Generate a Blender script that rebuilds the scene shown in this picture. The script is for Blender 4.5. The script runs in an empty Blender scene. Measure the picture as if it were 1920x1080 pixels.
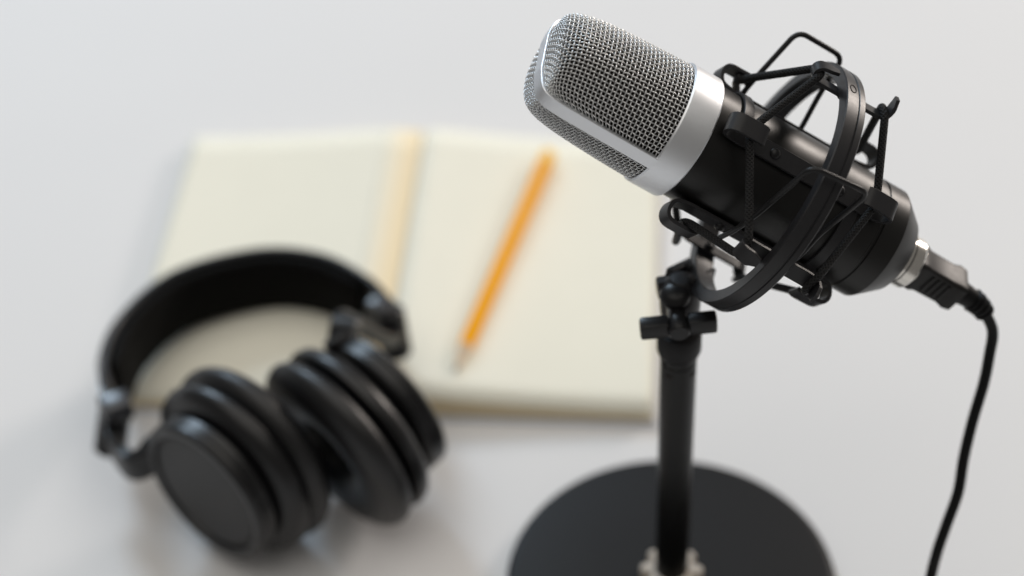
import bpy, bmesh, math, random
import numpy as np
from mathutils import Vector, Matrix
from math import sin, cos, pi, radians, sqrt, exp

random.seed(3)
sc = bpy.context.scene
col = sc.collection
MM = 0.001                                   # all shapes below are written in millimetres

# ------------------------------------------------------------------ camera
PITCH, ROLL, CAM_H = radians(42), radians(2.4), 702.0
Rv = np.array([1., 0, 0]); Wv = np.array([0, cos(PITCH), -sin(PITCH)]); Uv = np.cross(Rv, Wv)
Rv, Uv = Rv * cos(ROLL) - Uv * sin(ROLL), Rv * sin(ROLL) + Uv * cos(ROLL)
cam_d = bpy.data.cameras.new('camera'); cam = bpy.data.objects.new('camera', cam_d); col.objects.link(cam)
cam.matrix_world = Matrix(((Rv[0], Uv[0], -Wv[0], 0), (Rv[1], Uv[1], -Wv[1], 0),
                           (Rv[2], Uv[2], -Wv[2], CAM_H * MM), (0, 0, 0, 1)))
cam_d.sensor_width = 36; cam_d.lens = 70.8; cam_d.clip_start = 0.02; cam_d.clip_end = 50
cam_d.dof.use_dof = True; cam_d.dof.focus_distance = 0.729; cam_d.dof.aperture_fstop = 3.3
cam_d.dof.aperture_blades = 0
sc.camera = cam

# ------------------------------------------------------------------ light: soft daylight from windows behind the table, plus an added overhead fill
world = bpy.data.worlds.new('World'); sc.world = world; world.use_nodes = True
bg = world.node_tree.nodes['Background']
bg.inputs['Color'].default_value = (1.0, 0.95, 0.89, 1); bg.inputs['Strength'].default_value = 0.17

def area(name, loc, target, sx, sy, power, color):
    L = bpy.data.lights.new(name, 'AREA'); L.shape = 'RECTANGLE'; L.size = sx; L.size_y = sy
    L.energy = power; L.color = color
    o = bpy.data.objects.new(name, L); col.objects.link(o)
    o.location = loc
    o.rotation_euler = (Vector(target) - Vector(loc)).to_track_quat('-Z', 'Y').to_euler()
    return o
area('window_light', (-1.75, 4.90, 3.00), (-0.02, 0.68, 0.05), 1.15, 1.7, 122, (0.665, 0.835, 1.0))
area('side_window_light', (3.30, 3.45, 1.42), (0.06, 0.60, 0.20), 0.90, 0.82, 98, (1.0, 0.90, 0.82))
area('overhead_fill_light', (0.0, 0.75, 2.60), (0.0, 0.7501, 0.0), 3.4, 3.4, 42, (0.985, 0.94, 0.865))  # added overhead fill that evens the table, standing in for ceiling bounce
sc.view_settings.view_transform = 'Standard'; sc.view_settings.look = 'None'
sc.view_settings.exposure = 0.0; sc.view_settings.gamma = 1.0
sc.cycles.use_denoising = True
sc.cycles.max_bounces = 8

# ------------------------------------------------------------------ materials
def mat(name, color, rough=0.5, metal=0.0, spec=0.5, noise=0.0, nscale=400, bump=0.0, bscale=1500, rvar=0.0, sheen=0.0, coat=0.0):
    m = bpy.data.materials.new(name); m.use_nodes = True
    nt = m.node_tree; b = nt.nodes['Principled BSDF']
    b.inputs['Base Color'].default_value = (*color, 1); b.inputs['Roughness'].default_value = rough
    b.inputs['Metallic'].default_value = metal; b.inputs['Specular IOR Level'].default_value = spec
    b.inputs['Sheen Weight'].default_value = sheen; b.inputs['Coat Weight'].default_value = coat
    tc = nt.nodes.new('ShaderNodeTexCoord')
    if noise or rvar:
        n = nt.nodes.new('ShaderNodeTexNoise'); n.inputs['Scale'].default_value = nscale; n.inputs['Detail'].default_value = 4
        nt.links.new(tc.outputs['Object'], n.inputs['Vector'])
        if noise:
            mx = nt.nodes.new('ShaderNodeMix'); mx.data_type = 'RGBA'
            mx.inputs[6].default_value = (*[max(0, c * (1 - noise)) for c in color], 1)
            mx.inputs[7].default_value = (*[min(1, c * (1 + noise)) for c in color], 1)
            nt.links.new(n.outputs['Fac'], mx.inputs[0]); nt.links.new(mx.outputs[2], b.inputs['Base Color'])
        if rvar:
            mr = nt.nodes.new('ShaderNodeMapRange'); mr.inputs[3].default_value = rough - rvar; mr.inputs[4].default_value = rough + rvar
            nt.links.new(n.outputs['Fac'], mr.inputs[0]); nt.links.new(mr.outputs[0], b.inputs['Roughness'])
    if bump:
        n2 = nt.nodes.new('ShaderNodeTexNoise'); n2.inputs['Scale'].default_value = bscale; n2.inputs['Detail'].default_value = 3
        nt.links.new(tc.outputs['Object'], n2.inputs['Vector'])
        bp = nt.nodes.new('ShaderNodeBump'); bp.inputs['Strength'].default_value = bump; bp.inputs['Distance'].default_value = 0.0004
        nt.links.new(n2.outputs['Fac'], bp.inputs['Height']); nt.links.new(bp.outputs['Normal'], b.inputs['Normal'])
    return m

M = {}
M['table'] = mat('white_laminate', (0.80, 0.80, 0.81), 0.6, spec=0.2, noise=0.012, nscale=9, bump=0.03, bscale=900)
M['page'] = mat('cream_paper', (0.90, 0.88, 0.765), 0.75, spec=0.2, noise=0.02, nscale=60, bump=0.05, bscale=2500)
M['cover'] = mat('pale_card_cover', (0.62, 0.66, 0.74), 0.6, noise=0.04, nscale=300)
M['pencil'] = mat('orange_lacquer', (1.0, 0.42, 0.0), 0.5, spec=0.05, noise=0.04, nscale=500)
M['pencil_end'] = mat('yellow_dipped_end', (0.95, 0.56, 0.02), 0.4, spec=0.15, noise=0.03)
M['wood'] = mat('cedar_wood', (0.74, 0.58, 0.42), 0.7, noise=0.18, nscale=900)
M['lead'] = mat('graphite', (0.20, 0.20, 0.21), 0.4, metal=0.3)
M['chrome'] = mat('nickel', (0.72, 0.70, 0.66), 0.22, metal=1.0, rvar=0.06, nscale=900)
M['silver'] = mat('satin_silver', (0.78, 0.80, 0.83), 0.43, metal=1.0, rvar=0.05, nscale=1200, bump=0.12, bscale=5200)
M['wire'] = mat('steel_mesh_wire', (0.75, 0.755, 0.76), 0.34, metal=1.0, rvar=0.08, nscale=1500)
M['liner'] = mat('dark_inner_gauze', (0.028, 0.023, 0.021), 0.8, spec=0.2, noise=0.6, nscale=1800, bump=0.8, bscale=2200)
M['body'] = mat('black_anodised_body', (0.0035, 0.0033, 0.003), 0.39, spec=0.42, rvar=0.07, nscale=110, bump=0.05, bscale=4500)
M['mount'] = mat('black_powder_coat', (0.020, 0.020, 0.022), 0.38, spec=0.28, rvar=0.06, nscale=600, bump=0.10, bscale=3600)
M['mount_gloss'] = mat('black_lacquered_rod', (0.014, 0.014, 0.015), 0.32, spec=0.24, rvar=0.05, nscale=800)
M['ring'] = mat('black_smooth_ring', (0.018, 0.018, 0.020), 0.36, spec=0.34, rvar=0.05, nscale=500, bump=0.06, bscale=3600)
M['stand'] = mat('black_textured_paint', (0.011, 0.011, 0.012), 0.52, spec=0.22, rvar=0.05, nscale=500, bump=0.12, bscale=2600)
M['pole'] = mat('black_semi_gloss_tube', (0.004, 0.004, 0.004), 0.30, spec=0.25, rvar=0.05, nscale=300)
M['nut'] = mat('pale_plastic', (0.62, 0.56, 0.49), 0.5, noise=0.05)
M['rubber'] = mat('black_rubber', (0.004, 0.004, 0.0045), 0.45, spec=0.2, rvar=0.06, nscale=400, bump=0.1, bscale=2000)
M['plug'] = mat('black_moulded_plug', (0.005, 0.0045, 0.0045), 0.42, spec=0.32, rvar=0.05, nscale=500)
M['leather'] = mat('black_leatherette', (0.006, 0.006, 0.007), 0.40, spec=0.50, rvar=0.08, nscale=350, bump=0.35, bscale=1300)
M['fabric'] = mat('black_padding', (0.003, 0.003, 0.003), 0.8, spec=0.12, bump=0.4, bscale=1500)
M['hp_plastic'] = mat('black_satin_plastic', (0.006, 0.006, 0.007), 0.36, spec=0.44, rvar=0.05, nscale=300)
M['hp_plate'] = mat('dark_grey_plate', (0.026, 0.026, 0.027), 0.5, spec=0.35, rvar=0.04, nscale=300, bump=0.06, bscale=2500)
M['hp_metal'] = mat('dark_slider_steel', (0.035, 0.036, 0.042), 0.30, spec=0.6, rvar=0.05, nscale=400)

# page edges: fine sheet lines on the cut side of the paper
def page_edge():
    m = mat('paper_edge', (0.66, 0.56, 0.40), 0.8, spec=0.15)
    nt = m.node_tree; b = nt.nodes['Principled BSDF']
    tc = nt.nodes.new('ShaderNodeTexCoord'); mp = nt.nodes.new('ShaderNodeMapping'); mp.inputs['Scale'].default_value = (20, 20, 6000)
    n = nt.nodes.new('ShaderNodeTexNoise'); n.inputs['Scale'].default_value = 1.0
    r = nt.nodes.new('ShaderNodeMix'); r.data_type = 'RGBA'
    r.inputs[6].default_value = (0.60, 0.47, 0.28, 1); r.inputs[7].default_value = (0.86, 0.74, 0.52, 1)
    nt.links.new(tc.outputs['Object'], mp.inputs['Vector']); nt.links.new(mp.outputs['Vector'], n.inputs['Vector'])
    nt.links.new(n.outputs['Fac'], r.inputs[0]); nt.links.new(r.outputs[2], b.inputs['Base Color'])
    return m
M['page_edge'] = page_edge()

# strip beside the fold: tan at the fold, fading to page cream (UV x across the strip)
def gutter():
    m = mat('tan_to_cream_paper', (0.9, 0.8, 0.6), 0.75, spec=0.2)
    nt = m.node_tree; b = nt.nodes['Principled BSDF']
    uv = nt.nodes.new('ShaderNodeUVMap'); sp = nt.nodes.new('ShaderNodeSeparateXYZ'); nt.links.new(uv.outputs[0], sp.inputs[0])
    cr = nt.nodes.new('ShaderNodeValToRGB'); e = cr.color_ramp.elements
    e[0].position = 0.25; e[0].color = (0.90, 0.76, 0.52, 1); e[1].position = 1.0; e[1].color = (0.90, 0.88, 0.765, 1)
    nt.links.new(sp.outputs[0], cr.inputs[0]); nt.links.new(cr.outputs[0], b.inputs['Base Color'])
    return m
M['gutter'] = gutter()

# braided elastic: twill relief along the cord's own UV (u round, v millimetres along)
def braid():
    m = mat('braided_elastic', (0.012, 0.012, 0.013), 0.62, spec=0.25)
    nt = m.node_tree; b = nt.nodes['Principled BSDF']
    uv = nt.nodes.new('ShaderNodeUVMap'); sp = nt.nodes.new('ShaderNodeSeparateXYZ'); nt.links.new(uv.outputs[0], sp.inputs[0])
    def math_(op, a, bb):
        k = nt.nodes.new('ShaderNodeMath'); k.operation = op
        for i, x in enumerate((a, bb)):
            if x is None: continue
            if isinstance(x, (int, float)): k.inputs[i].default_value = x
            else: nt.links.new(x, k.inputs[i])
        return k.outputs[0]
    su = math_('MULTIPLY', sp.outputs[0], 2 * pi * 6); sv = math_('MULTIPLY', sp.outputs[1], 2 * pi / 1.5)
    s1 = math_('SINE', math_('ADD', su, sv), None); s2 = math_('SINE', math_('SUBTRACT', sv, su), None)
    hgt = math_('MAXIMUM', s1, s2)
    bp = nt.nodes.new('ShaderNodeBump'); bp.inputs['Strength'].default_value = 0.9; bp.inputs['Distance'].default_value = 0.00022
    nt.links.new(hgt, bp.inputs['Height']); nt.links.new(bp.outputs['Normal'], b.inputs['Normal'])
    mx = nt.nodes.new('ShaderNodeMix'); mx.data_type = 'RGBA'
    mx.inputs[6].default_value = (0.003, 0.003, 0.003, 1); mx.inputs[7].default_value = (0.013, 0.013, 0.014, 1)
    mr = nt.nodes.new('ShaderNodeMapRange'); mr.inputs[1].default_value = -1; nt.links.new(hgt, mr.inputs[0])
    nt.links.new(mr.outputs[0], mx.inputs[0]); nt.links.new(mx.outputs[2], b.inputs['Base Color'])
    return m
M['braid'] = braid()

# ------------------------------------------------------------------ building helpers
def A(*x): return np.array(x, float)
def unit(x): x = np.asarray(x, float); return x / np.linalg.norm(x)

def thing(name, label, cat, loc, group=None):
    o = bpy.data.objects.new(name, None); o.empty_display_size = 0.02; col.objects.link(o)
    o.location = Vector(loc) * MM
    o['label'] = label; o['category'] = cat
    if group: o['group'] = group
    return o

def origin(parent):
    p = np.zeros(3)
    while parent is not None:
        p = p + np.array(parent.location) / MM; parent = parent.parent
    return p

class MB:
    """collects vertices and faces in world millimetres"""
    def __init__(s): s.v = []; s.f = []; s.uv = []; s.mi = []; s.n = 0
    def add(s, v, f, uv=None, mi=0):
        v = np.asarray(v, float); s.v.append(v)
        for q in f: s.f.append([i + s.n for i in q]); s.mi.append(mi)
        s.uv += uv if uv is not None else [None] * len(f)
        s.n += len(v); return s
    def build(s, name, m, parent=None, angle=38, label=None, bevel=0, bevel_seg=2):
        me = bpy.data.meshes.new(name)
        v = (np.concatenate(s.v) - origin(parent)) * MM
        me.from_pydata(v.tolist(), [], s.f)
        for q in (m if isinstance(m, list) else [m]): me.materials.append(M[q])
        if any(s.mi): me.polygons.foreach_set('material_index', s.mi)
        if any(u is not None for u in s.uv):
            L = me.uv_layers.new(name='UVMap'); k = 0
            for p, u in zip(me.polygons, s.uv):
                for j, li in enumerate(p.loop_indices):
                    if u is not None: L.data[li].uv = u[j]
        if bevel:
            bm = bmesh.new(); bm.from_mesh(me)
            es = [e for e in bm.edges if len(e.link_faces) == 2 and e.calc_face_angle(0) > radians(35)]
            bmesh.ops.bevel(bm, geom=es, offset=bevel * MM, segments=bevel_seg, affect='EDGES', profile=0.5)
            bm.to_mesh(me); bm.free()
        me.polygons.foreach_set('use_smooth', [True] * len(me.polygons))
        me.set_sharp_from_angle(angle=radians(angle)); me.update()
        o = bpy.data.objects.new(name, me); col.objects.link(o)
        if parent is not None: o.parent = parent
        if label: o['label'] = label
        return o

def frames(P, closed=False, ref=None):
    P = np.asarray(P, float)
    if closed: T = np.roll(P, -1, 0) - np.roll(P, 1, 0)
    else: T = np.gradient(P, axis=0)
    T /= np.linalg.norm(T, axis=1)[:, None]
    N = np.zeros_like(P)
    r = A(0, 0, 1) if ref is None else np.asarray(ref, float)
    if abs(r @ T[0]) > 0.95: r = A(1, 0, 0)
    n = unit(r - T[0] * (r @ T[0])); N[0] = n
    for i in range(1, len(P)):
        n = n - T[i] * (n @ T[i]); n = unit(n); N[i] = n
    return T, N, np.cross(T, N)

def tube(mb, P, r, sides=10, closed=False, cap=True, mi=0):
    P = np.asarray(P, float); k = len(P)
    T, N, B = frames(P, closed)
    r = np.broadcast_to(np.asarray(r, float), (k,))
    a = np.arange(sides) * 2 * pi / sides
    V = P[:, None, :] + r[:, None, None] * (np.cos(a)[None, :, None] * N[:, None, :] + np.sin(a)[None, :, None] * B[:, None, :])
    V = V.reshape(-1, 3)
    s = np.concatenate([[0], np.cumsum(np.linalg.norm(np.diff(P, axis=0), axis=1))])
    f = []; uv = []
    for i in range(k if closed else k - 1):
        i2 = (i + 1) % k
        s2 = s[i2] if i2 else s[i] + 1
        for j in range(sides):
            j2 = (j + 1) % sides
            f.append([i * sides + j, i * sides + j2, i2 * sides + j2, i2 * sides + j])
            uv.append([(j / sides, s[i]), ((j + 1) / sides, s[i]), ((j + 1) / sides, s2), (j / sides, s2)])
    if cap and not closed:
        f.append(list(range(sides))[::-1]); uv.append(None)
        f.append([(k - 1) * sides + j for j in range(sides)]); uv.append(None)
    return mb.add(V, f, uv, mi)

def lathe(mb, prof, c, axis, seg=96, mi=0):
    """prof: list of (radius, distance along the axis)"""
    axis = unit(axis); u = unit(np.cross(axis, A(0.3, 0.2, 1) if abs(axis[2]) < 0.9 else A(1, 0, 0))); w = np.cross(axis, u)
    a = np.arange(seg) * 2 * pi / seg
    V = []; f = []; rings = []
    n = 0
    for r, t in prof:
        if r < 1e-6:
            V.append((np.asarray(c) + axis * t)[None]); rings.append([n]); n += 1
        else:
            V.append(np.asarray(c) + axis * t + r * (np.cos(a)[:, None] * u + np.sin(a)[:, None] * w)); rings.append(list(range(n, n + seg))); n += seg
    for p, q in zip(rings[:-1], rings[1:]):
        for j in range(seg):
            j2 = (j + 1) % seg
            if len(p) == 1 and len(q) == 1: continue
            if len(p) == 1: f.append([p[0], q[j2], q[j]])
            elif len(q) == 1: f.append([p[j], p[j2], q[0]])
            else: f.append([p[j], p[j2], q[j2], q[j]])
    return mb.add(np.concatenate(V), f, None, mi)

def box(mb, c, ax, half, mi=0):
    """ax: three unit vectors, half: half sizes"""
    c = np.asarray(c, float); V = []
    for i in (-1, 1):
        for j in (-1, 1):
            for k in (-1, 1): V.append(c + ax[0] * i * half[0] + ax[1] * j * half[1] + ax[2] * k * half[2])
    f = [[0, 1, 3, 2], [4, 6, 7, 5], [0, 4, 5, 1], [2, 3, 7, 6], [0, 2, 6, 4], [1, 5, 7, 3]]
    if np.dot(np.cross(ax[0], ax[1]), ax[2]) < 0: f = [q[::-1] for q in f]
    return mb.add(V, f, None, mi)

def strip(mb, P, side, width, thick, closed=False, mi=0, taper=None):
    """flat bar: rectangular section swept along P; `side` is the direction of the wide edge"""
    P = np.asarray(P, float); k = len(P)
    if closed: T = np.roll(P, -1, 0) - np.roll(P, 1, 0)
    else: T = np.gradient(P, axis=0)
    T /= np.linalg.norm(T, axis=1)[:, None]
    side = np.broadcast_to(np.asarray(side, float), P.shape)
    S = side - T * np.sum(side * T, 1)[:, None]; S /= np.linalg.norm(S, axis=1)[:, None]
    N = np.cross(T, S)
    wd = np.broadcast_to(np.asarray(width, float), (k,))[:, None] / 2
    th = np.broadcast_to(np.asarray(thick, float), (k,))[:, None] / 2
    e = 0.22 * th
    ring = [(-1, -1, 0, 1), (-1, -1, 1, 0), (-1, 1, 1, 0), (-1, 1, 0, 1), (1, 1, 0, 1), (1, 1, 1, 0), (1, -1, 1, 0), (1, -1, 0, 1)]
    V = np.stack([P + S * a * (wd - e * (x)) + N * b * (th - e * (y)) for a, b, y, x in ring], 1).reshape(-1, 3)
    f = []
    for i in range(k if closed else k - 1):
        i2 = (i + 1) % k
        for j in range(8):
            j2 = (j + 1) % 8
            f.append([i * 8 + j, i2 * 8 + j, i2 * 8 + j2, i * 8 + j2])
    if not closed:
        f.append(list(range(8))); f.append([(k - 1) * 8 + j for j in range(8)][::-1])
    return mb.add(V, f, None, mi)

def smooth(P, per=8, closed=False):
    """Catmull-Rom through the points"""
    P = np.asarray(P, float); n = len(P); out = []
    rng = range(n) if closed else range(n - 1)
    for i in rng:
        if closed: p0, p1, p2, p3 = P[i - 1], P[i], P[(i + 1) % n], P[(i + 2) % n]
        else: p0, p1, p2, p3 = P[max(i - 1, 0)], P[i], P[i + 1], P[min(i + 2, n - 1)]
        for t in np.arange(per) / per:
            out.append(0.5 * ((2 * p1) + (-p0 + p2) * t + (2 * p0 - 5 * p1 + 4 * p2 - p3) * t * t + (-p0 + 3 * p1 - 3 * p2 + p3) * t ** 3))
    if not closed: out.append(P[-1])
    return np.array(out)

def rounded(P, r, per=6, closed=False):
    """polyline with its corners rounded by about r"""
    P = [np.asarray(p, float) for p in P]; n = len(P); out = []
    for i in range(n):
        if not closed and i in (0, n - 1): out.append(P[i]); continue
        a, b, c = P[i - 1], P[i], P[(i + 1) % n]
        d1 = min(r, np.linalg.norm(a - b) * 0.45); d2 = min(r, np.linalg.norm(c - b) * 0.45)
        s, e = b + unit(a - b) * d1, b + unit(c - b) * d2
        for t in np.linspace(0, 1, per): out.append((1 - t) ** 2 * s + 2 * t * (1 - t) * b + t * t * e)
    return np.array(out)

# ------------------------------------------------------------------ the setting: white table top
mb = MB(); box(mb, (0, 900, -15), (A(1, 0, 0), A(0, 1, 0), A(0, 0, 1)), (1100, 1000, 15))
t = mb.build('tabletop', 'table', bevel=2); t['kind'] = 'structure'; t['label'] = 'smooth white table top under everything'

# ------------------------------------------------------------------ open notebook
def notebook():
    yaw = radians(-5.6)
    ex, ey = A(cos(yaw), sin(yaw), 0), A(-sin(yaw), cos(yaw), 0)
    base = A(-66, 690, 0); Wp, Hp = 132.0, 210.0
    nb = thing('notebook', 'open notebook with blank cream pages lying behind the headphones', 'notebook', base)
    def pt(u, y, z): return base + ex * u + ey * y + A(0, 0, z)
    mb = MB()
    P = [pt(u, 105, 0.9) for u in np.linspace(-Wp - 2.5, Wp + 2.5, 30)]
    strip(mb, P, ey, Hp + 5, 1.2); mb.build('cover', 'cover', nb)
    def prof(side, k):                       # page surface height at distance k from the gutter
        x = k / Wp
        if side < 0: return 3.0 + (4.6 + 10.5 * (1 - x) ** 1.6) * (1 - 0.30 * exp(-(k / 12.0) ** 2)) - 4.0 * x * 0.3
        return 3.0 + (4.2 + 9.3 * (1 - x) ** 1.6) * (1 - 0.215 * exp(-(k / 4.5) ** 2)) - 4.0 * x * 0.3
    for side in (-1, 1):
        mb = MB(); ks = np.concatenate([np.linspace(0.3, 30, 34), np.linspace(33, Wp, 26)])
        ys = np.linspace(0, Hp, 16); nk, ny = len(ks), len(ys)
        V = []; f = []; mi = []
        for i, k in enumerate(ks):
            for y in ys:
                V.append(pt(side * (k - 0.006 * y * 0), y, prof(side, k) + 0.35 * sin(y / 40 + side) * (k / Wp)))
        nT = len(V)
        for i, k in enumerate(ks):
            for y in ys: V.append(pt(side * k, y, 1.55))
        g = lambda i, j, b=0: b * nT + i * ny + j
        top = []; sidef = []
        for i in range(nk - 1):
            for j in range(ny - 1):
                q = [g(i, j), g(i + 1, j), g(i + 1, j + 1), g(i, j + 1)]
                top.append(q if side > 0 else q[::-1])
            for j, fl in ((0, 1), (ny - 1, -1)):
                q = [g(i, j, 1), g(i + 1, j, 1), g(i + 1, j), g(i, j)]
                sidef.append(q if side * fl > 0 else q[::-1])
        for j in range(ny - 1):
            q = [g(nk - 1, j, 1), g(nk - 1, j + 1, 1), g(nk - 1, j + 1), g(nk - 1, j)]
            sidef.append(q if side > 0 else q[::-1])
        mb.add(V, top + sidef); mb.mi = [0] * len(top) + [1] * len(sidef)
        mb.build('page_block', ['page', 'page_edge'], nb, 50)
        # the loose topmost sheet, lifting a hair off the block
        mb = MB(); V = []; f = []
        for i, k in enumerate(ks):
            for y in ys: V.append(pt(side * k * 0.994, y * 0.994 + 0.5, prof(side, k) + 0.25 + 0.9 * (k / Wp) ** 3 + 0.35 * sin(y / 40 + side) * (k / Wp)))
        for i in range(nk - 1):
            for j in range(ny - 1):
                q = [g(i, j), g(i + 1, j), g(i + 1, j + 1), g(i, j + 1)]; f.append(q if side > 0 else q[::-1])
        mb.add(V, f); o = mb.build('page_sheet', 'page', nb, 60)
        sd = o.modifiers.new('thickness', 'SOLIDIFY'); sd.thickness = 0.00012
    mb = MB(); ks = np.linspace(0.4, 21.0, 14)               # tan-to-cream strip beside the fold
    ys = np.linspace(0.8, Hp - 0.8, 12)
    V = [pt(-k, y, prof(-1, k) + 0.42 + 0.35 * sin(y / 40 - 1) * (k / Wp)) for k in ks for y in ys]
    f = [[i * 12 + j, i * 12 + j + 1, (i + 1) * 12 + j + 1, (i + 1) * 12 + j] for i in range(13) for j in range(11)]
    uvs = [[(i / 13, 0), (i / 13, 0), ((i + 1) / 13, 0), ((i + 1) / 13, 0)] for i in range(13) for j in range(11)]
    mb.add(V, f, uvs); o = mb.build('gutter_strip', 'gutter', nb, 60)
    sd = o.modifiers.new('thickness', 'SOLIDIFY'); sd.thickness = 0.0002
    return base, ex, ey
nb_base, nb_ex, nb_ey = notebook()

# ------------------------------------------------------------------ pencil on the right-hand page
def pencil():
    tip, end = A(-30.0, 703.0, 14.8), A(23.5, 873.5, 14.2)
    d = unit(end - tip); L = np.linalg.norm(end - tip)
    up = unit(A(0, 0, 1) - d * d[2]); sd = np.cross(d, up)
    o = thing('pencil', 'orange hexagonal pencil lying on the right page of the notebook', 'pencil', tip - A(0, 0, 3))
    def ring(s, r, k=6, off=0): return [tip + d * s + r * (cos(a + off) * up + sin(a + off) * sd) for a in np.arange(k) * 2 * pi / k]
    def prism(name, rows, m, k=6, cap0=True, cap1=True, bevel=0):
        mb = MB(); V = []; f = []
        for s, r in rows: V += ring(s, r, k, pi / 6)
        for i in range(len(rows) - 1):
            for j in range(k): f.append([i * k + j, (i + 1) * k + j, (i + 1) * k + (j + 1) % k, i * k + (j + 1) % k])
        if cap0: f.append(list(range(k)))
        if cap1: f.append([(len(rows) - 1) * k + j for j in range(k)][::-1])
        mb.add(V, f); return mb.build(name, m, o, 25)
    prism('barrel', [(18.5, 3.85), (19.5, 3.9), (L - 9, 3.9)], 'pencil')
    prism('dipped_end', [(L - 9, 3.96), (L - 1.0, 3.96), (L, 3.3)], 'pencil_end')
    prism('wood_cone', [(4.5, 1.05), (18.5, 3.75)], 'wood', 18)
    prism('lead', [(0, 0.25), (4.6, 1.05)], 'lead', 12)
pencil()

# ------------------------------------------------------------------ headphones lying on their side
def headphones():
    base = A(-120, 690, 0)
    hp = thing('headphones', 'black over-ear studio headphones lying on the table in front of the notebook', 'headphones', base)
    Z = A(0, 0, 1)
    # headband
    pts = [(-186, 660, 38), (-192.5, 685, 35), (-188, 719, 31), (-166, 751, 28.7), (-127, 765, 28.5), (-95, 758, 30), (-72, 738, 32), (-58, 714, 37)]
    P = smooth(pts, 10)
    n = len(P); s = np.linspace(-1, 1, n)
    wd = 37 - 11 * np.clip((np.abs(s) - 0.72) / 0.28, 0, 1) ** 1.5
    T = np.gradient(P, axis=0); T /= np.linalg.norm(T, axis=1)[:, None]
    inn = np.cross(Z[None], T); inn /= np.linalg.norm(inn, axis=1)[:, None]
    c = P.mean(0)
    if np.sum(inn[n // 2] * (c - P[n // 2])) < 0: inn = -inn
    def padsec(name, off, wk, th, m, lo, hi, par):
        # rounded section swept along the band
        mb = MB(); k = 20; V = []; f = []
        idx = range(int(lo * n), int(hi * n))
        for i in idx:
            e = min(1, 0.25 + min(i - int(lo * n), int(hi * n) - 1 - i) / 5)
            for a in np.arange(k) * 2 * pi / k:
                x, y = cos(a), sin(a); x = math.copysign(abs(x) ** 0.55, x); y = math.copysign(abs(y) ** 0.7, y)
                V.append(P[i] + inn[i] * (off + th / 2 * y * e) + Z * (wd[i] * wk / 2 * x))
        m_ = len(list(idx))
        for i in range(m_ - 1):
            for j in range(k): f.append([i * k + j, i * k + (j + 1) % k, (i + 1) * k + (j + 1) % k, (i + 1) * k + j])
        f.append(list(range(k))[::-1]); f.append([(m_ - 1) * k + j for j in range(k)])
        mb.add(V, f); return mb.build(name, m, par, 60)
    hb = padsec('headband', 0, 1.0, 5.5, 'leather', 0, 1.0, hp)
    padsec('band_padding', 5.0, 0.90, 8.5, 'fabric', 0.12, 0.88, hb)
    for k in (-1, 1):                                   # stitched seam along each edge of the band
        mb = MB(); tube(mb, P[4:-4] - inn[4:-4] * 2.9 + Z * (k * (wd[4:-4, None] / 2 - 3.5)), 0.45, 6); mb.build('seam', 'fabric', hb)
    E = unit(A(0.65, 0.76, 0)); T0 = A(0.76, -0.65, 0)
    def cup(p0, ax, label, nk=0.0):
        """p0: centre of the outer plate; nk shortens the neck; the cup grows along ax from the plate to the pad"""
        mb = MB(); lathe(mb, [(0, 12), (22, 12), (22, 16.5 - nk), (34, 16.8 - nk), (40, 18.2 - nk), (43, 21 - nk), (44, 24.5 - nk), (43.4, 26.6 - nk), (42.4, 27.2 - nk), (25, 27.2 - nk), (0, 27.2 - nk)], p0, ax)
        cu = mb.build('ear_cup', 'hp_plastic', hp, 40, label)
        mb = MB(); lathe(mb, [(0, 2.2), (29.8, 2.2), (30.5, 0.4), (31.5, 0), (34, 0), (35.6, 1.4), (35.8, 3.8), (35.2, 4.2), (35.8, 4.6), (35.8, 9.2), (34.2, 11.2), (23, 12), (0, 12.0)], p0, ax)
        mb.build('outer_housing', 'hp_plastic', cu, 35)
        mb = MB(); lathe(mb, [(0, 1.2), (28.4, 1.2), (29.2, 1.8), (29.2, 2.3)], p0, ax); mb.build('cover_plate', 'hp_plate', cu, 35)
        mb = MB()
        prof = []
        for q in np.linspace(0, 1, 28):
            a = -pi * 0.5 + 2 * pi * q * 0.83
            prof.append((30.0 + 15.2 * cos(a), 36.2 - nk + 9.2 * sin(a)))
        prof = [(32.0, 27.0 - nk)] + prof + [(14.5, 33.0 - nk)]
        lathe(mb, prof, p0, ax); mb.build('ear_pad', 'leather', cu, 60)
        mb = MB(); lathe(mb, [(0, 37.5 - nk), (12, 37.2 - nk), (17.5, 36.2 - nk)], p0, ax, 48); mb.build('speaker_cloth', 'fabric', cu)
        return cu
    pl = A(-140, 602, 45.4); pr_face = A(-87.5, 621.5, 45.6); E2 = unit(A(0.71, 0.66, 0.15)); pr = pr_face + E2 * 43.5; T2 = unit(np.cross(E2, Z)); Z2 = np.cross(T2, E2)
    cup(pl, E, 'left ear cup with its dark grey cover plate facing the viewer', 4.5)
    cup(pr, -E2, 'right ear cup with its pad opening facing the viewer', 1.5)
    # sliders, hinges and arms
    def slider(i0, i1, name='slider'):
        mb = MB(); seg = P[i0:i1] - inn[i0:i1] * 3.4
        strip(mb, seg, Z, 13, 1.6); o = mb.build(name, 'hp_metal', hp); return o
    slider(0, 12); slider(n - 12, n)
    def knuckle(p, d, r, L, parent=hp):
        mb = MB(); lathe(mb, [(0, -L / 2), (r * 0.86, -L / 2), (r, -L / 2 + 1.2), (r, L / 2 - 1.2), (r * 0.86, L / 2), (0, L / 2)], p, d, 40)
        return mb.build('hinge', 'hp_plastic', parent)
    # left side
    h = A(-187, 653, 37); k1 = knuckle(h, unit(A(0.25, 0.35, 1)), 7.5, 24)
    mb = MB(); q = rounded([h, h + A(2, -12, 2), A(-175, 626, 38), pl - T0 * 33 + E * 6], 6)
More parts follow.
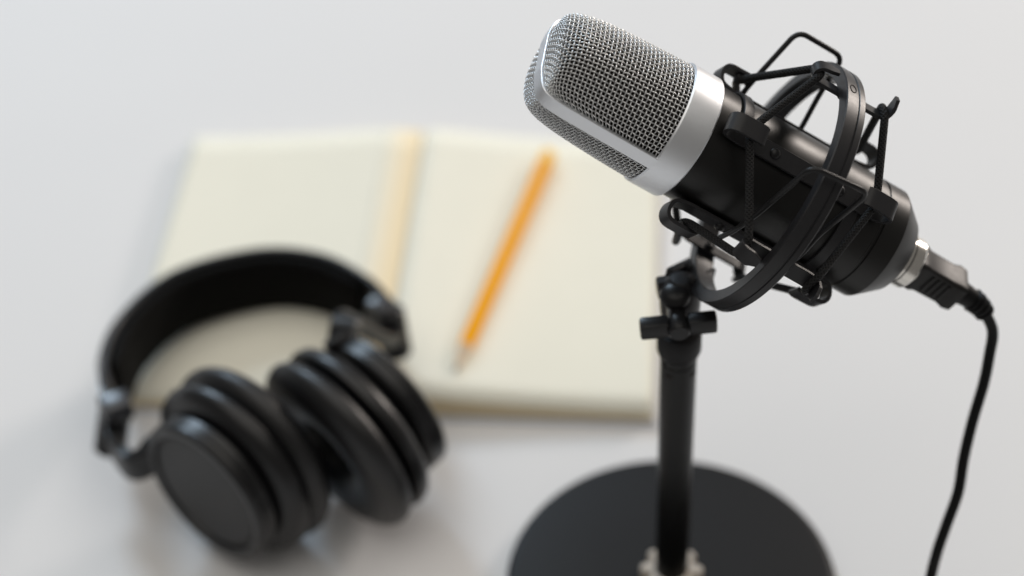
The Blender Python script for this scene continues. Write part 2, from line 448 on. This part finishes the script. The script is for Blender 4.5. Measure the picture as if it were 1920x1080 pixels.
    strip(mb, q, Z, 15, 6); mb.build('yoke_arm', 'hp_plastic', hp, 40)
    knuckle(pl - T0 * 37 + E * 6, unit(-T0), 6, 9)
    mb = MB(); box(mb, h + A(4, -1, 15), (unit(A(1, 0.4, 0)), unit(A(-0.4, 1, 0)), Z), (7, 6, 5)); mb.build('band_clip', 'hp_metal', hp, bevel=1.5)
    # right side
    h2 = A(-58, 707, 40); knuckle(h2, unit(A(-0.1, 0.3, 1)), 7.5, 25)
    dirn = unit(-T2 * 0.62 + Z2 * 0.78); rim = pr - E2 * 6 + dirn * 34
    mb = MB(); q = rounded([h2, h2 + A(-4, -12, 8), rim + A(2, 10, 7), rim], 8)
    strip(mb, q, T2, 13, 7); mb.build('yoke_arm', 'hp_plastic', hp, 40)
    knuckle(rim, dirn, 7, 11)
    mb = MB(); box(mb, h2 + A(-5, 4, 13), (unit(A(1, -0.6, 0)), unit(A(0.6, 1, 0)), Z), (6, 5, 4)); mb.build('band_clip', 'hp_metal', hp, bevel=1.5)
headphones()

# ------------------------------------------------------------------ frame of the microphone
c0 = A(57.11, 592.55, 247.96); AX = unit(A(0.8336, -0.1287, -0.5371))       # front of the silver band, axis head -> tail
camp = A(0, 0, CAM_H)
VW = camp - (c0 + AX * 50); VW = unit(VW - AX * (VW @ AX)); NN = np.cross(AX, VW)   # towards the viewer; downwards
def ML(t, r, psi):                               # point at axial t, radius r, angle psi degrees (0 = facing viewer, 90 = below)
    a = radians(psi); return c0 + AX * t + r * (cos(a) * VW + sin(a) * NN)
def MT(psi): a = radians(psi); return -sin(a) * VW + cos(a) * NN
def MR(psi): a = radians(psi); return cos(a) * VW + sin(a) * NN

# ------------------------------------------------------------------ microphone stand
PX, PY = 65.0, 574.5
def stand():
    st = thing('microphone_stand', 'black desk stand with round base and upright pole', 'stand', (PX, PY, 0))
    Z = A(0, 0, 1); c = A(PX, PY, 0)
    mb = MB(); lathe(mb, [(0, 0.4), (71.5, 0.4), (73, 1.6), (73.2, 4.5), (72.6, 6.6), (71.2, 7.7), (69, 8.1), (30, 8.4), (0, 8.5)], c, Z, 160); mb.build('base', 'stand', st, 40)
    mb = MB(); lathe(mb, [(0, 8.4), (7.3, 8.4), (7.3, 142.6), (6.9, 143.0), (6.9, 143.7), (7.3, 144.1), (7.3, 147), (0, 147)], c, Z, 64); mb.build('pole', 'pole', st, 40)
    # pale lobed lock nut at the foot of the pole
    mb = MB(); k = 72; V = []; f = []
    for z, s in ((8.45, 1.0), (14.5, 1.0), (15.5, 0.93), (15.5, 0.60)):
        for j in range(k):
            a = 2 * pi * j / k; r = (11.7 + 1.9 * np.tanh(3 * cos(8 * a + 0.8))) * s if s > 0.7 else 7.5
            V.append(c + A(r * cos(a), r * sin(a), z))
    for i in range(3):
        for j in range(k): f.append([i * k + j, i * k + (j + 1) % k, (i + 1) * k + (j + 1) % k, (i + 1) * k + j])
    mb.add(V, f); mb.build('lock_nut', 'nut', st, 35, label='pale lobed lock nut at the foot of the pole')
    # slot in the tube, collar and swivel head
    for a in (-2.2, -0.7):
        mb = MB(); d = A(cos(a), sin(a), 0); box(mb, c + d * 7.2 + Z * 139.2, (np.cross(Z, d), d, Z), (1.6, 0.35, 0.7)); mb.build('slot', 'liner', st)
    mb = MB(); lathe(mb, [(7.31, 146), (8.2, 147.2), (8.9, 149.4), (8.9, 158.2), (8.3, 159.2), (5, 159.3), (0, 159.3)], c, Z, 64); mb.build('collar', 'stand', st, 40)
    mb = MB(); lathe(mb, [(5.6, 159), (5.9, 161), (7.2, 164.5), (7.9, 169), (8.1, 174), (7.8, 179), (6.6, 182.6), (4.0, 185), (0, 185.6)], c + A(0, 1.5, 0), Z, 14)
    kn = mb.build('swivel_head', 'mount', st, 30)
    mb = MB(); lathe(mb, [(0, -9), (3.9, -9), (4.5, -8.3), (4.5, 8.3), (3.9, 9), (0, 9)], c + A(0, 4, 179), A(1, 0.1, 0.05), 6); mb.build('hinge_bolt', 'mount', kn, 30)
    mb = MB(); lathe(mb, [(0, 3.2), (3.0, 2.9), (5.0, 1.9), (6.0, 0.6), (6.0, -1.5)], c + A(-2.6, -3.5, 181), unit(A(-0.15, -0.25, 1)), 32); mb.build('dome_screw', 'mount_gloss', kn)
    # wing screw pointing at the viewer
    wa = unit(A(0.02, -1, -0.10)); wx = unit(A(1, 0.02, 0.06)); wz = np.cross(wx, wa)
    wc = c + A(-2.2, -5.0, 175)
    mb = MB(); lathe(mb, [(0, -6), (3.8, -6), (3.9, 4), (4.3, 4.6), (4.3, 12.2), (3.6, 13.2), (0, 13.4)], wc, wa, 40); wsx = mb.build('wing_screw', 'mount_gloss', st)
    for sgn in (-1, 1):
        mb = MB(); box(mb, wc + wa * 8.5 + wx * sgn * 9.2, (wx, wa, wz), (5.6, 3.0, 3.9)); mb.build('wing', 'mount_gloss', wsx, bevel=1.1)
    # bracket that clamps the ring of the shock mount
    e = ML(51.5, 52.0, 120); s = c + A(0, 3, 181)
    d = unit(e - s); x = unit(np.cross(d, Z)); z = np.cross(x, d)
    for sgn in (-1, 1):
        mb = MB(); box(mb, (s + e) / 2 + x * sgn * 4.6 + d * 1 - z * 1, (d, x, z), (np.linalg.norm(e - s) / 2 + 3.0, 1.9, 5.6)); mb.build('fork', 'mount', st, bevel=1.0)
    mb = MB(); box(mb, e - d * 2.0, (d, x, z), (3.6, 2.6, 5.2)); mb.build('tongue', 'mount', st, bevel=0.8)
    mb = MB(); lathe(mb, [(0, -7.6), (2.6, -7.6), (2.6, 7.6), (0, 7.6)], e - d * 4.0, x, 6); mb.build('clamp_bolt', 'mount_gloss', st)
stand()

# ------------------------------------------------------------------ shock mount
IN = (-24.5, -116, 64.5, 154); OUT = (-70, 31.5, 131, -160)
def shock_mount():
    base = ML(51.5, 51, 120)
    sm = thing('shock_mount', 'black spider shock mount with elastic cords cradling the microphone', 'shock mount', base)
    # outer ring: stepped band
    mb = MB(); lathe(mb, [(46.0, -4.2), (50.6, -4.2), (51.0, -3.8), (51.0, 0.6), (50.5, 0.9), (50.5, 1.3), (51.0, 1.6), (51.0, 3.8), (50.6, 4.2), (46.0, 4.2), (45.7, 3.8), (45.7, -3.8), (46.0, -4.2)], c0 + AX * 51.5, AX, 180)
    ring = mb.build('outer_ring', 'ring', sm, 30)
    a0 = -61                                             # small oval plug let into the ring
    P = [ML(50.0 + 1.25 * cos(q), 51.02, a0 + 2.6 * sin(q)) for q in np.linspace(0, 2 * pi, 28, endpoint=False)]
    mb = MB(); tube(mb, P, 0.22, 6, True); mb.build('oval_mark', 'liner', ring)
    # inner strips with looped ends, riveted to the cradle
    for psi in IN:
        loop = [(81, 24.4), (21.0, 24.4), (15.6, 25.6), (14.4, 30.4), (16.4, 33.6), (26.8, 33.8), (28.4, 32.9)]
        loop2 = [(40, 24.4), (79.0, 24.4), (85.6, 25.6), (87.0, 30.4), (85.0, 33.6), (75.0, 33.8), (73.4, 32.9)]
        pa = rounded([ML(t_, r, psi) for t_, r in loop], 2.6, 6); pb = rounded([ML(t_, r, psi) for t_, r in loop2], 2.6, 6)
        mb = MB(); strip(mb, np.concatenate([pb[::-1][:-1], pa[1:]]), MT(psi), 7.4, 1.5)
        s = mb.build('inner_strip', 'mount', sm, 40)
        for t_ in (37.0, 66.0):
            mb = MB(); lathe(mb, [(2.1, -0.5), (2.1, 0.5), (1.7, 1.1), (0.9, 1.45), (0, 1.55)], ML(t_, 25.1, psi), MR(psi), 24); mb.build('rivet', 'mount_gloss', s)
        for t_, r in ((23.5, 33.6), (78, 33.6)):         # little stop that keeps the cord in the loop
            mb = MB(); box(mb, ML(t_, r - 1.4, psi + 0), (AX, MT(psi), MR(psi)), (2.2, 2.2, 1.0)); mb.build('cord_stop', 'mount', s, bevel=0.5)
    # thin cradle straps joining the strips round the body
    for t_ in (23.5, 74.5):
        for i in range(4):
            p0 = sorted(((q + 360) % 360 for q in IN)); a = p0[i]; b = p0[(i + 1) % 4] + (360 if i == 3 else 0)
            if (t_ == 74.5) != (i % 2 == 1): continue
            q = np.linspace(a + 2, b - 2, 30)
            P = np.array([ML(t_, 23.75, k) for k in q])
            mb = MB(); strip(mb, P, AX, 4.2, 1.2); mb.build('cradle_strap', 'mount', sm, 40)
    # outer bars fixed inside the ring
    for psi in OUT:
        path = [(45.0, 50.4), (41.0, 50.2), (37.6, 49.6), (36.2, 47.2), (37.8, 43.8), (43, 44.1), (60, 44.3), (66.5, 44.4), (69.6, 45.6), (70.2, 49.2), (69.4, 53.4)] if psi != OUT[2] else [(37.8, 43.8), (43, 44.1), (60, 44.3), (66.5, 44.4), (69.6, 45.6), (70.2, 49.2), (69.4, 53.4)]
        P = rounded([ML(t_, r, psi) for t_, r in path], 2.0, 5); k = len(P)
        s_ = np.linspace(0, 1, k); wd = (6.6 if psi != OUT[2] else 4.6) - 3.0 * np.clip((np.abs(s_ - 0.5) - 0.44) / 0.06, 0, 1) ** 2
        mb = MB(); strip(mb, P, MT(psi), wd, 1.4); bar = mb.build('outer_bar', 'mount', sm, 40)
        mb = MB(); lathe(mb, [(1.9, 0), (1.9, 0.7), (1.3, 1.2), (0, 1.3)], ML(51.5, 43.4, psi), -MR(psi), 20); mb.build('rivet', 'mount_gloss', bar)
    # two elastic cords zigzagging between strips and bars
    seq = []
    ins = sorted(((q + 360) % 360, 0) for q in IN); outs = sorted(((q + 360) % 360, 1) for q in OUT)
    for q in sorted(ins + outs): seq.append(q)
    for tin, tout in ((23.0, 38.9), (78.6, 67.2)):
        nodes = []
        for psi, kind in seq:
            r, t_ = (31.3, tin) if kind == 0 else (47.4, tout)
            w = 2.4 / r * 57.3
            s = 1 if tin < 50 else -1
            if kind == 0:
                nodes += [(t_ + 0.9 * s, r + 0.2, psi - w * 1.5), (t_ - 0.5 * s, r - 0.5, psi), (t_ + 0.9 * s, r + 0.2, psi + w * 1.5)]
            else:
                nodes += [(t_ - 0.8 * s, r - 0.8, psi - w * 1.6), (t_ + 0.4 * s, r + 0.2, psi), (t_ - 0.8 * s, r - 0.8, psi + w * 1.6)]
        P = [ML(*q) for q in nodes]
        path = rounded(P, 2.2, 5, True)
        out = []                                          # subdivide the straight runs so the braid relief stays even
        for i in range(len(path)):
            a, b = path[i], path[(i + 1) % len(path)]; k = max(1, int(np.linalg.norm(b - a) / 1.5))
            for j in range(k): out.append(a + (b - a) * j / k)
        mb = MB(); tube(mb, out, 1.55, 14, True); mb.build('elastic_cord', 'braid', sm, 80)
    # the two wire levers that open the cradle
    near = [ML(40.5, 28, 74), ML(37.0, 31, 66), ML(37.5, 33, 37.8), ML(38.9, 36, 17.1), ML(39.7, 56, -12.7), ML(63.5, 56, -14.9), ML(62.6, 36, 11.5), ML(63.4, 33, 31.7), ML(63.4, 30, 60)]
    far = [ML(27, 26, -122), ML(27, 30, -115.3), ML(32.7, 56, -100.5), ML(53.6, 56, -100.3), ML(53.0, 40.5, -106), ML(54.2, 28, -118), ML(54.2, 25, -124)]
    for P in (near, far):
        mb = MB(); tube(mb, rounded(P, 4.5, 8), 1.05, 12); mb.build('lever_wire', 'mount_gloss', sm, 60)
shock_mount()

# ------------------------------------------------------------------ condenser microphone
def microphone():
    mic = thing('condenser_microphone', 'silver mesh headed condenser microphone with black body tilted in the mount', 'microphone', ML(50, 23, 90))
    # body
    mb = MB(); lathe(mb, [(0, 11), (22.2, 11), (22.85, 12.3), (22.85, 87.6), (22.35, 87.9), (22.35, 88.7), (22.85, 89.0), (22.85, 97.6), (22.3, 98.5), (15.6, 107.2), (14.8, 107.7), (10.4, 107.8), (0, 107.8)], c0, AX, 160)
    mb.build('body', 'body', mic, 24)
    # silver band below the grille
    mb = MB(); lathe(mb, [(22.4, 2.0), (23.3, -0.2), (23.7, -0.7), (24.2, -0.7), (24.7, -0.1), (24.75, 0.6), (24.75, 11.6), (24.4, 12.1), (22.0, 12.2)], c0, AX, 160)
    mb.build('collar_band', 'silver', mic, 24)
    # connector socket
    mb = MB(); lathe(mb, [(10.6, 106.5), (10.6, 109.4), (10.1, 109.8), (10.1, 111.0), (10.5, 111.4), (10.5, 115.4), (10.0, 116.0), (8.0, 116.1), (8.0, 112), (0, 112)], c0, AX, 80)
    mb.build('connector_socket', 'chrome', mic, 30)
    # head: superelliptic shell split by the silver frame
    PS = 35.5
    X, Y = MR(PS), MR(PS - 90); Zh = -AX
    R0, T0, q, p = 23.4, 50.6, 16.0, 6.0
    def taper(h): k = np.clip(h / T0, 0, 1); return 1 - 0.055 * k ** 1.4, 1 - 0.13 * k ** 1.3
    tt = np.linspace(0, pi / 2, 4001)
    cs = np.cos(tt) ** (2 / p); sn = np.sin(tt) ** (2 / p)
    tyw = taper(T0 * sn)[1]
    arc = np.concatenate([[0], np.cumsum(np.hypot(np.diff(R0 * cs * tyw), np.diff(T0 * sn)))])
    def surf(u, s, sg, off=0.0):
        """u arc round the head, s arc up the head -> point and, for off, along the normal"""
        def raw(u, s):
            w = R0 * np.sin(u / R0); vm = np.sqrt(np.maximum(R0 ** 2 - w ** 2, 0))
            tm = T0 * (1 - 0.06 * (w / R0) ** 2) * np.maximum(1 - np.abs(w / R0) ** q, 1e-4) ** (1 / q)
            c_ = np.interp(s, arc, cs); s_ = np.interp(s, arc, sn)
            h = tm * s_; tx, ty = taper(h)
            return c0[None] + (w * tx)[:, None] * X + (sg * vm * c_ * ty)[:, None] * Y + h[:, None] * Zh
        P = raw(u, s)
        if np.any(off):
            e = 0.05
            N = np.cross(raw(u + e, s) - raw(u - e, s), raw(u, s + e) - raw(u, s - e)); N /= np.linalg.norm(N, axis=1)[:, None] + 1e-12
            d = P - c0 - 26 * Zh
            N *= np.sign(np.sum(N * d, 1))[:, None]
            P = P + N * np.broadcast_to(off, (len(P),))[:, None]
        return P
    umax = R0 * math.asin(sqrt(1 - (2.9 / R0) ** 2)); smax = np.interp(-2.7 / R0, -cs * tyw, arc)
    pit = 1.70; amp = 0.33; rw = 0.245
    for sg, nm in ((1, 'grille'), (-1, 'grille')):
        mb = MB(); nu = int(umax / pit); ns = int(smax / pit)
        for i in range(-nu, nu + 1):                       # wires along the axis
            s = np.arange(0, smax, pit / 5); u = np.full_like(s, i * pit)
            off = amp * np.cos(pi * s / pit + i * pi)
            tube(mb, surf(u, s, sg, off), rw, 6, cap=False)
        for j in range(0, ns + 1):                         # wires across
            u = np.arange(-umax, umax + 0.01, pit / 5); s = np.full_like(u, j * pit)
            off = -amp * np.cos(pi * u / pit + j * pi)
            tube(mb, surf(u, s, sg, off), rw, 6, cap=False)
        g = mb.build(nm, 'wire', mic, 80, label='upper woven wire grille of the head' if sg > 0 else 'lower woven wire grille of the head')
        g['kind'] = 'stuff'
        mb = MB(); U_ = np.linspace(-umax * 1.02, umax * 1.02, 60); S_ = np.linspace(0, smax, 60)
        V = np.concatenate([surf(np.full(60, a), S_, sg, -1.25) for a in U_]); f = []
        for a in range(59):
            for b in range(59): f.append([a * 60 + b, a * 60 + b + 1, (a + 1) * 60 + b + 1, (a + 1) * 60 + b])
        mb.add(V, f); mb.build('inner_gauze', 'liner', g)
    # silver frame strip running up both sides and over the top
    a = np.linspace(0, pi, 1600); Rf, Tf = R0 + 0.55, T0 + 0.65
    w = np.sign(np.cos(a)) * np.abs(np.cos(a)) ** (2 / q) * Rf; h = np.abs(np.sin(a)) ** (2 / q) * Tf * (1 - 0.06 * (w / Rf) ** 2)
    P = [c0 + w[i] * taper(h[i])[0] * X + h[i] * Zh for i in range(1600)]
    P = [P[0] - Zh * 0.0] + P[1:-1] + [P[-1]]
    d = np.linalg.norm(np.diff(P, axis=0), axis=1); keep = [0] + [i + 1 for i in range(1599) if d[i] > 1e-4]; P = np.array(P)[keep]
    # even spacing
    L = np.concatenate([[0], np.cumsum(np.linalg.norm(np.diff(P, axis=0), axis=1))]); g = np.linspace(0, L[-1], 220)
    P = np.stack([np.interp(g, L, P[:, k]) for k in range(3)], 1)
    mb = MB(); strip(mb, P, Y, 5.6, 1.9); mb.build('head_frame', 'silver', mic, 30)
microphone()

# ------------------------------------------------------------------ cable plugged into the microphone
def cable():
    lo = A(150, 480, 0)
    cb = thing('microphone_cable', 'black cable with moulded plug hanging from the tail of the microphone', 'cable', lo)
    X, Y = MR(-56), MR(34)
    cc = lambda t_: c0 + AX * t_
    mb = MB(); lathe(mb, [(0, 114), (7.6, 114), (7.9, 115.6), (7.9, 117.4), (0, 117.6)], c0, AX, 48); mb.build('plug_sleeve', 'chrome', cb)
    mb = MB()                                             # moulded plug body: rounded square section that narrows to the cable
    rows = [(116.3, 6.0, 6.0), (116.7, 7.6, 7.6), (119.3, 7.7, 7.7), (121.3, 6.9, 7.0), (132.2, 6.7, 6.8), (135.2, 7.4, 7.6), (138.3, 7.0, 7.2), (139.5, 5.2, 5.2), (139.7, 4.0, 4.0)]
    V = []; f = []; k = 32
    for t_, a, b in rows:
        for j in range(k):
            q = 2 * pi * j / k; x = math.copysign(abs(cos(q)) ** 0.22, cos(q)); y = math.copysign(abs(sin(q)) ** 0.22, sin(q))
            V.append(cc(t_) + X * x * a * 0.93 + Y * y * b * 0.93)
    for i in range(len(rows) - 1):
        for j in range(k): f.append([i * k + j, i * k + (j + 1) % k, (i + 1) * k + (j + 1) % k, (i + 1) * k + j])
    f.append(list(range(k))[::-1]); f.append([(len(rows) - 1) * k + j for j in range(k)])
    mb.add(V, f); pb = mb.build('plug', 'plug', cb, 35)
    for i in range(4):                                    # grip ribs
        mb = MB(); box(mb, cc(123.6 + i * 2.6) + Y * 6.2, (AX, X, Y), (0.6, 4.2, 0.8)); mb.build('grip_rib', 'plug', pb, bevel=0.3)
    # hanging cable
    pts = [cc(138.6), cc(147) + A(0, -0.3, -0.6), A(183.6, 572.6, 163.6), A(187.8, 571.2, 154.6), A(187.3, 568.2, 145), A(185.3, 562.9, 134), A(181.1, 555.6, 120.2), A(177.6, 547.8, 107.1), A(175.3, 540.4, 95.4), A(170.7, 533.6, 83.7), A(167, 528.1, 73.5), A(164.4, 523, 62),
           A(158, 507, 42), A(149, 486, 19), A(139, 462, 6), A(126, 432, 2.6), A(104, 395, 2.6), A(70, 350, 2.6), A(40, 290, 2.6)]
    P = smooth(pts, 12)
    mb = MB(); tube(mb, P, 2.25, 16); mb.build('cord', 'rubber', cb, 80)
    S = P[:26]; L = np.concatenate([[0], np.cumsum(np.linalg.norm(np.diff(S, axis=0), axis=1))])
    k = 60; g = np.linspace(0.5, L[-1], k); Q = np.stack([np.interp(g, L, S[:, i]) for i in range(3)], 1)
    r = np.linspace(4.8, 3.1, k) + np.where((np.arange(k) // 5) % 2 == 1, 0.9, 0) * (np.arange(k) > 26)
    mb = MB(); tube(mb, Q, r, 24); mb.build('strain_relief', 'rubber', cb, 30)
cable()
